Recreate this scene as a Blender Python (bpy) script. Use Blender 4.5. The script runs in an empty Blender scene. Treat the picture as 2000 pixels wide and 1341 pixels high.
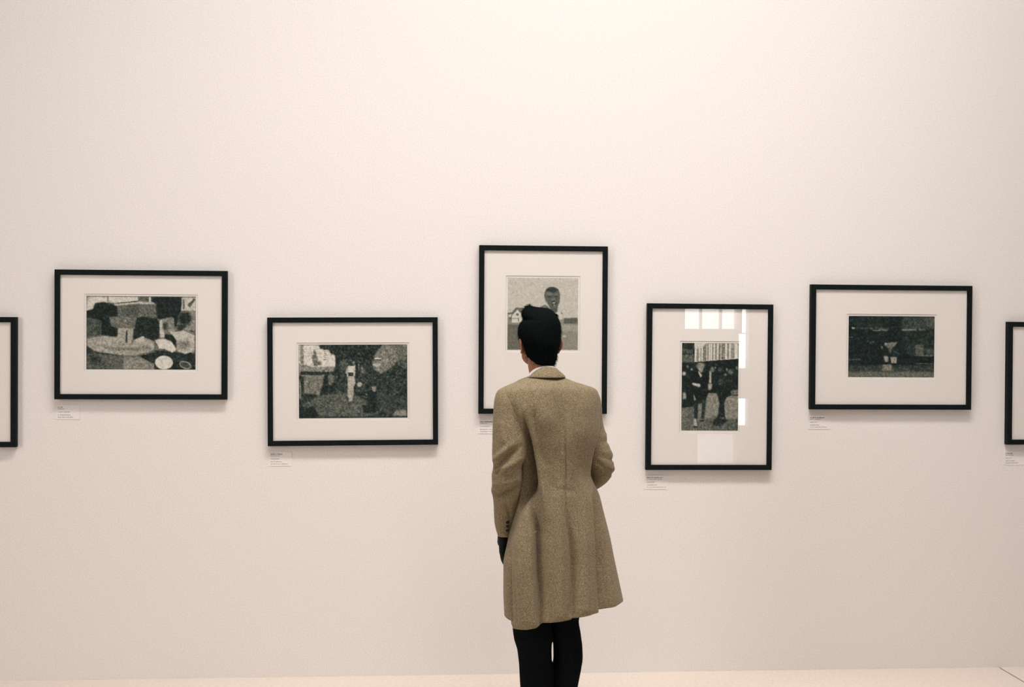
import bpy, bmesh, math, random
import numpy as np
from mathutils import Vector, Matrix

S = bpy.context.scene
COL = S.collection
rng = np.random.default_rng(7)
random.seed(7)

# ------------------------------------------------------------------ camera
F_PX, CAM_D, CAM_H = 2400.0, 5.84, 1.64
YAW, PITCH, ROLL = math.radians(4.05), 0.0106, 0.006
cam_loc = np.array([0.0, -CAM_D, CAM_H])
fw = np.array([math.sin(YAW)*math.cos(PITCH), math.cos(YAW)*math.cos(PITCH), -math.sin(PITCH)])
r0 = np.array([math.cos(YAW), -math.sin(YAW), 0.0])
u0 = np.cross(r0, fw)
rt = r0*math.cos(ROLL) + u0*math.sin(ROLL)
up = u0*math.cos(ROLL) - r0*math.sin(ROLL)
cd = bpy.data.cameras.new('camera')
cam = bpy.data.objects.new('camera', cd)
COL.objects.link(cam)
M = Matrix(((rt[0], up[0], -fw[0], cam_loc[0]), (rt[1], up[1], -fw[1], cam_loc[1]),
            (rt[2], up[2], -fw[2], cam_loc[2]), (0, 0, 0, 1)))
cam.matrix_world = M
cd.sensor_width = 36
cd.sensor_fit = 'HORIZONTAL'
cd.lens = F_PX/2000*36
cd.clip_start = 0.05
S.camera = cam

# ------------------------------------------------------------------ world, lights, exposure
w = bpy.data.worlds.new('World')
S.world = w
w.use_nodes = True
w.node_tree.nodes['Background'].inputs[0].default_value = (0.93, 0.96, 1.0, 1)
w.node_tree.nodes['Background'].inputs[1].default_value = 7.0
S.view_settings.view_transform = 'Standard'
S.view_settings.look = 'None'
S.view_settings.gamma = 1
S.view_settings.use_curve_mapping = False
S.view_settings.exposure = 0.1

def area(name, loc, size, power, col, target=None):
    l = bpy.data.lights.new(name, 'AREA')
    l.shape = 'RECTANGLE'; l.size, l.size_y = size
    l.energy = power; l.color = col
    o = bpy.data.objects.new(name, l)
    COL.objects.link(o)
    o.location = loc
    if target is not None:
        o.rotation_euler = (Vector(target)-Vector(loc)).to_track_quat('-Z', 'Y').to_euler()
    return o
WARM = (1.0, 0.945, 0.91)
area('wall_washer_light', (0.8, -1.8, 5.2), (3.5, .5), 88, WARM, (0.8, 0, 1.7))
area('key_light', (1.1, -3.6, 5.2), (2.6, 1.2), 45, WARM, (0.9, 0, .9))
area('side_light', (-5.6, -4.6, 2.7), (2.2, 3.0), 132, (1.0, .95, .915), (0.6, -.6, .9))
area('right_fill_light', (6.6, -3.6, 3.4), (2.2, 3.0), 28, WARM, (0.6, -.6, 1.4))  # unseen fill added to brighten the right side
o = area('overhead_fill_light', (0.5, -1.9, 5.0), (4.4, .5), 42, WARM, (0.5, -1.25, 0))  # overhead fill added to light the coat's shoulders and the lower wall
o.data.spread = math.radians(85)

# ------------------------------------------------------------------ helpers
def at(u, v, Y=0.0):
    """metric point, on the upright plane Y, for a position measured on the 2000x1341 photograph"""
    d = fw + rt*(u-1000)/F_PX - up*(v-670.5)/F_PX
    return cam_loc + d*(Y-cam_loc[1])/d[1]

def s2l(c):
    c = np.asarray(c, float)/255.0
    return np.where(c <= .04045, c/12.92, ((c+.055)/1.055)**2.4)

def link_mesh(name, verts, faces, mat=None, parent=None, smooth=False, loc=None):
    me = bpy.data.meshes.new(name)
    verts = np.asarray(verts, float)
    if loc is not None:
        verts = verts - np.asarray(loc)
    me.from_pydata(verts.tolist(), [], faces)
    me.validate(); me.update()
    if mat: me.materials.append(mat)
    if smooth:
        me.shade_smooth()
    o = bpy.data.objects.new(name, me)
    COL.objects.link(o)
    if parent: o.parent = parent
    return o

def empty(name, loc, label=None, cat=None, group=None):
    o = bpy.data.objects.new(name, None)
    o.empty_display_size = .1
    COL.objects.link(o); o.location = loc
    if label: o['label'] = label
    if cat: o['category'] = cat
    if group: o['group'] = group
    return o

def box(x0, x1, y0, y1, z0, z1):
    v = [(x, y, z) for x in (x0, x1) for y in (y0, y1) for z in (z0, z1)]
    f = [(0, 1, 3, 2), (4, 6, 7, 5), (0, 4, 5, 1), (2, 3, 7, 6), (0, 2, 6, 4), (1, 5, 7, 3)]
    return v, f

class Geo:
    def __init__(s): s.v = []; s.f = []
    def add(s, v, f):
        n = len(s.v); s.v += [tuple(p) for p in v]; s.f += [tuple(i+n for i in q) for q in f]
    def box(s, *a): s.add(*box(*a))

def rings_mesh(R, cap0=True, cap1=True):
    """R: list of rings (n,3)"""
    n = len(R[0]); V = np.concatenate(R); Fc = []
    for i in range(len(R)-1):
        for j in range(n):
            k = (j+1) % n
            Fc.append((i*n+j, i*n+k, (i+1)*n+k, (i+1)*n+j))
    if cap0: Fc.append(tuple(range(n))[::-1])
    if cap1: Fc.append(tuple((len(R)-1)*n+j for j in range(n)))
    return V, Fc

def interp(xs, table, col):
    t = np.asarray(table, float)
    return np.interp(xs, t[:, 0], t[:, col])

def smooth_interp(xs, table, col):
    """monotone x; smoothed Catmull-Rom through the table rows"""
    t = np.asarray(table, float); X = t[:, 0]; Y = t[:, col]
    m = np.zeros(len(X))
    d = np.diff(Y)/np.diff(X)
    m[1:-1] = np.where(d[:-1]*d[1:] > 0, 2*d[:-1]*d[1:]/(d[:-1]+d[1:]+1e-12), 0)
    m[0] = d[0]; m[-1] = d[-1]
    xs = np.clip(xs, X[0], X[-1])
    i = np.clip(np.searchsorted(X, xs)-1, 0, len(X)-2)
    h = X[i+1]-X[i]; s = (xs-X[i])/h
    return ((2*s**3-3*s**2+1)*Y[i] + (s**3-2*s**2+s)*h*m[i] + (-2*s**3+3*s**2)*Y[i+1] + (s**3-s**2)*h*m[i+1])

# ------------------------------------------------------------------ materials
def mat_new(name):
    m = bpy.data.materials.new(name); m.use_nodes = True
    nt = m.node_tree
    return m, nt, nt.nodes['Principled BSDF']

def noise_mat(name, colA, colB, scale, rough=.8, bump=0.0, bscale=None, spec=.3, detail=4, dist=.002, lo=.35, hi=.65):
    m, nt, b = mat_new(name)
    tc = nt.nodes.new('ShaderNodeTexCoord')
    n = nt.nodes.new('ShaderNodeTexNoise'); n.inputs['Scale'].default_value = scale; n.inputs['Detail'].default_value = detail
    r = nt.nodes.new('ShaderNodeValToRGB')
    r.color_ramp.elements[0].position = lo; r.color_ramp.elements[0].color = (*colA, 1)
    r.color_ramp.elements[1].position = hi; r.color_ramp.elements[1].color = (*colB, 1)
    nt.links.new(tc.outputs['Object'], n.inputs['Vector'])
    nt.links.new(n.outputs['Fac'], r.inputs['Fac'])
    nt.links.new(r.outputs['Color'], b.inputs['Base Color'])
    b.inputs['Roughness'].default_value = rough
    b.inputs['Specular IOR Level'].default_value = spec
    if bump:
        n2 = nt.nodes.new('ShaderNodeTexNoise'); n2.inputs['Scale'].default_value = bscale or scale
        n2.inputs['Detail'].default_value = 3
        nt.links.new(tc.outputs['Object'], n2.inputs['Vector'])
        bp = nt.nodes.new('ShaderNodeBump'); bp.inputs['Strength'].default_value = bump; bp.inputs['Distance'].default_value = dist
        nt.links.new(n2.outputs['Fac'], bp.inputs['Height'])
        nt.links.new(bp.outputs['Normal'], b.inputs['Normal'])
    return m

M_WALL = noise_mat('wall_paint', (.735, .700, .675), (.855, .815, .785), 170, .9, .12, 190, .2, 3, .001, .3, .7)
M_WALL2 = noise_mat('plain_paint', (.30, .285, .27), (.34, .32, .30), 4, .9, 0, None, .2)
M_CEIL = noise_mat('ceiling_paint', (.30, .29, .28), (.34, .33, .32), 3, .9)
M_FLOOR = noise_mat('pale_floor', (.66, .575, .505), (.73, .64, .57), 60, .45, .03, 80, .4)
M_JOINT = noise_mat('dark_joint', (.05, .045, .04), (.09, .08, .07), 40, .9)
M_BLACK = noise_mat('black_painted_wood', (.005, .0085, .0080), (.0085, .0125, .012), 90, .6, .08, 120, .06)
M_MAT = noise_mat('mat_card', (.84, .795, .755), (.90, .855, .81), 190, .9, .05, 300, .1, 3, .001, .3, .7)
M_BEVEL = noise_mat('mat_core', (.78, .74, .68), (.83, .79, .74), 90, .9)
M_LABEL = noise_mat('label_card', (.765, .730, .705), (.865, .825, .795), 190, .8, 0, None, .2, 3, .001, .3, .7)
M_INK = noise_mat('grey_ink', (.20, .18, .17), (.42, .38, .36), 300, .8)
M_INKB = noise_mat('bold_ink', (.05, .045, .05), (.22, .20, .20), 300, .8)
M_HAIR = noise_mat('black_hair', (.0025, .0045, .0045), (.005, .007, .007), 200, 1.0, .3, 300, .02)
M_SKIN = noise_mat('skin', (.28, .11, .058), (.34, .145, .08), 60, .55, .05, 200, .35)
M_TROU = noise_mat('black_trousers', (.0035, .0055, .0055), (.006, .008, .008), 250, 1.0, .2, 400, .02)
M_GLOVE = noise_mat('black_leather', (.003, .006, .006), (.006, .009, .009), 120, .6, .15, 200, .15)
M_SHIRT = noise_mat('white_cotton', (.74, .72, .68), (.80, .78, .74), 200, .9)
M_EYE = noise_mat('eye_white', (.7, .7, .68), (.75, .74, .72), 20, .2)
M_BUTTON = noise_mat('dark_button', (.008, .010, .010), (.016, .016, .016), 50, .35)
M_WINF = noise_mat('window_frame_white', (.6, .6, .6), (.65, .65, .65), 20, .5)

# tweedy camel wool
def wool():
    m, nt, b = mat_new('camel_wool')
    N = nt.nodes; L = nt.links
    tc = N.new('ShaderNodeTexCoord')
    def noise(s, d):
        n = N.new('ShaderNodeTexNoise'); n.inputs['Scale'].default_value = s; n.inputs['Detail'].default_value = d
        L.new(tc.outputs['Object'], n.inputs['Vector']); return n
    n1 = noise(260, 3)
    r1 = N.new('ShaderNodeValToRGB')
    e = r1.color_ramp.elements
    e[0].position = .30; e[0].color = (.080, .062, .038, 1)
    e[1].position = .70; e[1].color = (.40, .320, .210, 1)
    k = r1.color_ramp.elements.new(.5); k.color = (.200, .161, .097, 1)
    L.new(n1.outputs['Fac'], r1.inputs['Fac'])
    # flecks of greenish and rust yarn
    n2 = noise(170, 2)
    r2 = N.new('ShaderNodeValToRGB')
    r2.color_ramp.elements[0].position = .42; r2.color_ramp.elements[0].color = (.170, .152, .066, 1)
    r2.color_ramp.elements[1].position = .58; r2.color_ramp.elements[1].color = (.24, .17, .12, 1)
    L.new(n2.outputs['Fac'], r2.inputs['Fac'])
    mx = N.new('ShaderNodeMix'); mx.data_type = 'RGBA'; mx.inputs[0].default_value = .35
    L.new(r1.outputs['Color'], mx.inputs[6]); L.new(r2.outputs['Color'], mx.inputs[7])
    L.new(mx.outputs[2], b.inputs['Base Color'])
    b.inputs['Roughness'].default_value = .95
    b.inputs['Specular IOR Level'].default_value = .1
    b.inputs['Sheen Weight'].default_value = .08
    b.inputs['Sheen Roughness'].default_value = .5
    bp = N.new('ShaderNodeBump'); bp.inputs['Strength'].default_value = .35; bp.inputs['Distance'].default_value = .0015
    L.new(n1.outputs['Fac'], bp.inputs['Height']); L.new(bp.outputs['Normal'], b.inputs['Normal'])
    return m
M_WOOL = wool()

def glass_mat(name, tint=(1, 1, 1), trans=1.0):
    m = bpy.data.materials.new(name); m.use_nodes = True
    nt = m.node_tree; N = nt.nodes; L = nt.links; N.clear()
    out = N.new('ShaderNodeOutputMaterial'); t = N.new('ShaderNodeBsdfTransparent'); g = N.new('ShaderNodeBsdfGlossy')
    t.inputs[0].default_value = (*[c*trans for c in tint], 1)
    g.inputs['Roughness'].default_value = 0.0
    g.inputs[0].default_value = (1, 1, 1, 1)
    fr = N.new('ShaderNodeFresnel'); geo = N.new('ShaderNodeNewGeometry')
    mr = N.new('ShaderNodeMapRange'); mr.inputs['To Min'].default_value = 1.5; mr.inputs['To Max'].default_value = 1/1.5
    L.new(geo.outputs['Backfacing'], mr.inputs['Value']); L.new(mr.outputs['Result'], fr.inputs['IOR'])
    mx = N.new('ShaderNodeMixShader')
    L.new(fr.outputs[0], mx.inputs[0]); L.new(t.outputs[0], mx.inputs[1]); L.new(g.outputs[0], mx.inputs[2])
    L.new(mx.outputs[0], out.inputs['Surface'])
    return m
M_GLASS = glass_mat('picture_glass')
M_WGLASS = glass_mat('window_glass')
M_WGLASS_D = glass_mat('window_glass_grey', trans=.43)
M_WGLASS_M = glass_mat('window_glass_mid', trans=.8)

# print: photograph tones held in a colour attribute of the fine sheet mesh
mp, nt, b = mat_new('silver_print')
ca = nt.nodes.new('ShaderNodeAttribute'); ca.attribute_name = 'tone'
nt.links.new(ca.outputs['Color'], b.inputs['Base Color'])
b.inputs['Roughness'].default_value = .8; b.inputs['Specular IOR Level'].default_value = .1
M_PRINT = mp

# ------------------------------------------------------------------ the room
XL, XR, YB, ZC = -6.0, 7.0, -8.0, 5.6
def struct(name, g, m):
    o = link_mesh(name, g.v, g.f, m); o['kind'] = 'structure'; return o
g = Geo(); g.box(XL-.2, XR+.2, 0, .2, -.1, ZC); struct('wall_front', g, M_WALL)
g = Geo(); g.box(XL-.2, XL, YB, 0, -.1, ZC); struct('wall_left', g, M_WALL2)
g = Geo(); g.box(XR, XR+.2, YB, 0, -.1, ZC); struct('wall_right', g, M_WALL2)
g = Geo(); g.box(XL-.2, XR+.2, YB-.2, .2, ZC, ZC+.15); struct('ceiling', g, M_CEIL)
# floor: dark bed with large pale slabs; the joint seen at the lower right is the gap between two of them
g = Geo(); g.box(XL-.2, XR+.2, YB-.2, .2, -.2, -.012); fl = struct('floor', g, M_JOINT)
jx0 = 2.822
xs = [XL, jx0-2*2.43*1.0-2.43, jx0, XR]
for i in range(len(xs)-1):
    for (ya, yb) in ((YB, -5.0), (-5.0, 0.0)):
        g = Geo(); gp = .0048
        g.box(xs[i]+gp, xs[i+1]-gp, ya+gp, yb-(0.0005 if yb == 0 else gp), -.012, 0)
        link_mesh('floor_slab', g.v, g.f, M_FLOOR, fl)

# back wall (behind the camera) with the windows that the picture glass mirrors
holes = [(2.945, 3.565, 1.66, 3.30), (3.605, 3.70, 1.622, 3.30), (3.57, 3.70, .56, .88), (3.10, 3.56, .12, .48), (3.57, 3.70, 1.22, 1.62)]
bxs = sorted({XL-.2, XR+.2} | {h[0] for h in holes} | {h[1] for h in holes})
bzs = sorted({-.1, ZC} | {h[2] for h in holes} | {h[3] for h in holes})
g = Geo()
for i in range(len(bxs)-1):
    for j in range(len(bzs)-1):
        cx, cz = (bxs[i]+bxs[i+1])/2, (bzs[j]+bzs[j+1])/2
        if any(h[0] < cx < h[1] and h[2] < cz < h[3] for h in holes): continue
        g.box(bxs[i], bxs[i+1], YB-.2, YB, bzs[j], bzs[j+1])
struct('wall_back', g, M_WALL2)
for n, (x0, x1, z0, z1) in enumerate(holes):
    g = Geo(); t = .012 if n in (0, 3) else .005
    g.box(x0, x0+t, YB-.12, YB-.06, z0, z1); g.box(x1-t, x1, YB-.12, YB-.06, z0, z1)
    g.box(x0+t, x1-t, YB-.12, YB-.06, z0, z0+t); g.box(x0+t, x1-t, YB-.12, YB-.06, z1-t, z1)
    wo = struct('window_%d' % (n+1), g, M_WINF)
    if n == 0:
        for mx_ in (3.145, 3.375):
            g = Geo(); g.box(mx_-.012, mx_+.012, YB-.12, YB-.06, z0+t, z1-t); link_mesh('mullion', g.v, g.f, M_WINF, wo)
    for (pa, pb) in (((x0+t, 3.133), (3.157, 3.363), (3.387, x1-t)) if n == 0 else ((x0+t, x1-t),)):
        g = Geo(); g.box(pa, pb, YB-.095, YB-.09, z0+t, z1-t)
        link_mesh('pane', g.v, g.f, {0: M_WGLASS_M, 1: M_WGLASS, 2: M_WGLASS, 3: M_WGLASS_D, 4: M_WGLASS}[n], wo)

# ------------------------------------------------------------------ print painting (flat photographs)
class Canvas:
    def __init__(s, u0, v0, u1, v1, base=.2, n=1.0):
        s.u0, s.v0, s.u1, s.v1 = u0, v0, u1, v1
        s.W = int(round((u1-u0)*n))+1; s.H = int(round((v1-v0)*n))+1
        s.U, s.V = np.meshgrid(np.linspace(u0, u1, s.W), np.linspace(v0, v1, s.H))
        s.g = np.full((s.H, s.W), float(base))
    def blend(s, m, val, a=1.0):
        s.g = s.g*(1-m*a) + val*m*a
    def poly(s, pts, val, blur=0, a=1.0, tex=0.0):
        acc = np.zeros_like(s.U)
        du = (s.u1-s.u0)/(s.W-1)
        for ox in (-.25, .25):
            for oy in (-.25, .25):
                x = s.U+ox*du; y = s.V+oy*du
                ins = np.zeros(s.U.shape, bool)
                p = pts[-1]
                for q in pts:
                    c = ((p[1] > y) != (q[1] > y))
                    with np.errstate(divide='ignore', invalid='ignore'):
                        xi = (q[0]-p[0])*(y-p[1])/(q[1]-p[1]+1e-9)+p[0]
                    ins ^= c & (x < xi)
                    p = q
                acc += ins*.25
        for _ in range(blur): acc = blur3(acc)
        if tex: acc = acc*np.clip(1+tex*nz(s.g.shape, 2), 0, 1)
        s.blend(acc, val, a)
    def ell(s, cx, cy, rx, ry, val, soft=.15, a=1.0, rot=0):
        c, sn = math.cos(rot), math.sin(rot)
        x = (s.U-cx)*c+(s.V-cy)*sn; y = -(s.U-cx)*sn+(s.V-cy)*c
        d = np.sqrt((x/rx)**2+(y/ry)**2)
        m = np.clip((1+soft-d)/(2*soft), 0, 1)
        s.blend(m, val, a)
    def noise(s, amp, sm=1, where=None):
        n = nz(s.g.shape, sm)*amp
        s.g = s.g + (n if where is None else n*where)

def blur3(a):
    p = np.pad(a, 1, mode='edge')
    a = (p[:-2, 1:-1]+2*p[1:-1, 1:-1]+p[2:, 1:-1])/4
    p = np.pad(a, 1, mode='edge')
    return (p[1:-1, :-2]+2*p[1:-1, 1:-1]+p[1:-1, 2:])/4

def nz(shape, sm):
    a = rng.standard_normal(shape)
    for _ in range(sm): a = blur3(a)
    return a/a.std()

def zc(x0, y0, sc):
    """points measured on an enlarged crop -> photograph pixels"""
    return lambda *p: [(x0+a/sc, y0+b/sc) for a, b in p]

def paint1():
    c = Canvas(171, 578, 384, 721, .42)
    P = zc(160, 570, 8.383)
    c.poly(P((90, 75), (940, 75), (940, 150), (600, 190), (430, 170), (300, 175), (230, 180), (200, 280), (90, 310)), .90, 1)
    c.poly(P((90, 75), (140, 75), (110, 200), (90, 220)), .45, 2, .7)
    c.poly(P((430, 75), (445, 75), (445, 160), (430, 160)), .35, 0)
    c.poly(P((930, 80), (1110, 80), (1110, 150), (930, 160)), .42, 1)
    c.poly(P((1110, 80), (1145, 80), (1145, 170), (1110, 170)), .85, 0)
    c.poly(P((500, 190), (940, 145), (1200, 165), (1230, 240), (1240, 400), (600, 400), (560, 240)), .42, 2)
    c.poly(P((540, 195), (940, 155), (1200, 165), (1210, 200), (940, 190), (560, 225)), .78, 1)
    c.poly(P((600, 175), (930, 140), (935, 155), (600, 190)), .2, 0)
    c.poly(P((640, 215), (930, 215), (930, 400), (640, 400)), .36, 2, .8)
    # dark bushes
    c.poly(P((90, 310), (190, 290), (240, 190), (380, 165), (480, 200), (590, 240), (600, 400), (470, 420), (500, 560), (600, 560), (620, 690), (560, 730), (330, 700), (330, 480), (90, 420)), .10, 2)
    c.poly(P((90, 420), (330, 470), (330, 700), (90, 740)), .30, 3)
    c.poly(P((900, 420), (1000, 400), (1240, 430), (1290, 560), (1290, 740), (1200, 790), (1080, 760), (860, 780), (850, 600)), .12, 2)
    c.poly(P((1150, 80), (1650, 80), (1650, 290), (1600, 390), (1560, 560), (1530, 560), (1520, 420), (1480, 400), (1430, 430), (1290, 440), (1240, 420), (1230, 180), (1150, 150)), .10, 2)
    c.poly(P((1650, 80), (1880, 80), (1880, 300), (1640, 300)), .82, 1)
    c.poly(P((1740, 200), (1860, 90), (1870, 120), (1780, 250)), .25, 1)
    c.poly(P((1690, 100), (1700, 260), (1670, 290), (1665, 120)), .4, 1)
    c.poly(P((1590, 380), (1640, 300), (1880, 300), (1870, 620), (1600, 620)), .55, 1)
    c.ell(*P((1700, 430))[0], 13, 14, .12, .3)
    c.poly(P((1590, 520), (1740, 540), (1640, 640), (1590, 630)), .2, 2)
    # the pedestal and basket
    c.poly(P((460, 400), (910, 425), (880, 590), (600, 590), (490, 550)), .45, 1)
    c.poly(P((600, 590), (860, 590), (830, 850), (595, 850)), .66, 1)
    c.poly(P((735, 630), (765, 630), (755, 830), (725, 830)), .25, 0)
    # the shallow boat shape
    c.poly(P((100, 770), (350, 720), (600, 740), (600, 850), (850, 850), (860, 790), (1000, 720), (1180, 800), (1200, 930), (1080, 990), (860, 1040), (560, 1020), (260, 980), (100, 880)), .66, 1)
    c.poly(P((200, 840), (480, 900), (860, 910), (1080, 870), (1180, 930), (860, 960), (480, 950)), .5, 2, .8)
    c.poly(P((90, 980), (260, 990), (560, 1030), (860, 1045), (1200, 980), (1220, 1170), (90, 1260)), .40, 1)
    c.poly(P((90, 880), (240, 980), (600, 1030), (600, 1040), (240, 1010), (90, 1020)), .2, 1)
    c.poly(P((950, 1050), (1200, 980), (1220, 1170), (1080, 1120)), .12, 1)
    c.ell(*P((230, 1110))[0], 12, 8, .18, .5)
    c.poly(P((90, 1100), (500, 1180), (500, 1270), (90, 1270)), .32, 4, .6)
    c.poly(P((700, 1060), (960, 1060), (1220, 1190), (1220, 1270), (700, 1270)), .55, 2)
    # right hand group
    c.poly(P((1200, 950), (1870, 1000), (1870, 1270), (1200, 1270)), .12, 1)
    c.poly(P((1285, 450), (1340, 450), (1370, 730), (1290, 740)), .8, 1)
    c.poly(P((1330, 440), (1480, 400), (1520, 420), (1530, 640), (1370, 660)), .55, 2)
    c.ell(*P((1380, 560))[0], 5, 8, .28, .5)
    c.poly(P((1370, 690), (1500, 690), (1560, 780), (1560, 900), (1370, 740)), .08, 1)
    c.poly(P((1450, 640), (1560, 650), (1680, 620), (1860, 700), (1860, 960), (1700, 1010), (1580, 960), (1560, 780)), .78, 1)
    c.ell(*P((1680, 860))[0], 12, 9, .48, .6)
    c.poly(P((860, 790), (1030, 720), (1040, 790), (950, 830)), .84, 1)
    c.poly(P((1215, 780), (1350, 760), (1480, 800), (1560, 930), (1500, 990), (1380, 930), (1280, 920)), .9, 1)
    c.ell(*P((1360, 1150))[0], 17.5, 13.5, .93, .06)
    c.ell(*P((1710, 1190))[0], 12.5, 7.5, .62, .1, rot=.35)
    c.ell(*P((1710, 1190))[0], 10, 5.2, .28, .2, rot=.35)
    c.noise(.05, 1); c.noise(.03, 4)
    c.noise(.04, 0)
    edge(c, .10)
    return c

def edge(c, val, w=1.0):
    m = (c.U < c.u0+w) | (c.U > c.u1-w) | (c.V < c.v0+w) | (c.V > c.v1-w)
    c.blend(m*1.0, val, .8)

def paint2():
    c = Canvas(584, 673, 796, 815.5, .20)
    P = zc(573, 662, 8.226)
    c.poly(P((80, 95), (420, 95), (500, 170), (600, 150), (680, 260), (680, 440), (560, 470), (90, 470)), .9, 1)
    c.poly(P((110, 100), (165, 100), (170, 400), (110, 380)), .5, 2)
    c.poly(P((90, 380), (300, 440), (560, 440), (680, 440), (640, 520), (90, 540)), .55, 2)
    c.poly(P((345, 140), (375, 230), (400, 330), (460, 370), (450, 410), (330, 430), (300, 300)), .42, 2)
    for k in range(5):
        c.poly(P((490, 200+k*30), (540, 195+k*30), (540, 206+k*30), (490, 211+k*30)), .5, 0)
    c.poly(P((400, 95), (1430, 95), (1380, 170), (1310, 250), (1290, 330), (1100, 300), (860, 330), (740, 330), (740, 560), (680, 560), (680, 260), (600, 230), (570, 170), (440, 160)), .14, 2)
    c.noise(.05, 3)
    c.poly(P((760, 330), (860, 330), (860, 480), (760, 500)), .32, 3)
    c.poly(P((1430, 95), (1830, 95), (1830, 330), (1700, 330), (1560, 480), (1400, 560), (1280, 470), (1290, 330), (1310, 250)), .50, 3)
    c.poly(P((1620, 100), (1830, 100), (1830, 500), (1700, 420)), .38, 4, .7)
    c.poly(P((1310, 300), (1420, 305), (1410, 325), (1310, 325)), .86, 0)
    c.poly(P((1300, 328), (1410, 328), (1400, 340), (1300, 340)), .1, 0)
    c.poly(P((1270, 400), (1420, 395), (1350, 450), (1290, 430)), .78, 1)
    c.poly(P((90, 560), (640, 560), (640, 600), (560, 720), (470, 900), (90, 960)), .50, 2)
    c.poly(P((120, 510), (640, 530), (640, 570), (120, 570)), .14, 1)
    c.poly(P((95, 570), (170, 600), (175, 940), (130, 960), (125, 700), (95, 640)), .16, 1)
    c.poly(P((495, 570), (560, 570), (560, 700), (660, 800), (560, 900), (420, 900), (470, 740)), .13, 2)
    c.poly(P((560, 590), (660, 590), (650, 700), (570, 740)), .42, 3)
    c.poly(P((170, 870), (380, 880), (380, 960), (150, 960)), .16, 2)
    c.poly(P((400, 900), (900, 850), (1150, 980), (1300, 1200), (1200, 1260), (420, 1260), (130, 1060)), .36, 4)
    c.poly(P((100, 1080), (330, 1080), (420, 1260), (100, 1260)), .10, 3)
    # figure
    c.poly(P((850, 480), (880, 430), (1000, 420), (1005, 520), (980, 600), (1000, 690), (975, 760), (960, 900), (940, 1000), (870, 990), (870, 760), (870, 600), (840, 540)), .72, 1)
    c.poly(P((880, 440), (985, 430), (975, 530), (880, 535)), .9, 0)
    c.poly(P((885, 537), (965, 537), (965, 595), (885, 595)), .18, 0)
    c.poly(P((910, 360), (980, 350), (975, 420), (925, 430)), .2, 1)
    c.ell(*P((970, 380))[0], 2.4, 3, .55, .4)
    c.poly(P((850, 900), (900, 950), (880, 1000), (840, 960)), .3, 1)
    c.poly(P((1000, 400), (1040, 400), (1040, 640), (1000, 640)), .10, 1)
    c.poly(P((1040, 400), (1060, 400), (1060, 480), (1040, 480)), .45, 0)
    c.poly(P((1090, 420), (1130, 470), (1170, 520), (1130, 560), (1090, 520)), .48, 2)
    c.ell(*P((1065, 725))[0], 4.6, 5, .7, .3)
    c.poly(P((1260, 770), (1330, 760), (1320, 850), (1270, 830)), .62, 1)
    c.poly(P((1160, 880), (1200, 890), (1180, 910)), .85, 0)
    c.poly(P((1180, 860), (1340, 860), (1340, 1080), (1320, 1180), (1130, 1190), (1110, 1070), (1200, 1040)), .10, 2)
    c.poly(P((1340, 900), (1820, 900), (1820, 1200), (1600, 1200), (1400, 1150)), .24, 3)
    c.poly(P((1660, 1150), (1820, 1140), (1820, 1250), (1580, 1240)), .55, 2)
    c.poly(P((90, 1235), (1830, 1235), (1830, 1260), (90, 1260)), .12, 1, .6)
    c.noise(.055, 1); c.noise(.03, 3)
    c.noise(.045, 0)
    edge(c, .08)
    return c

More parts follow.
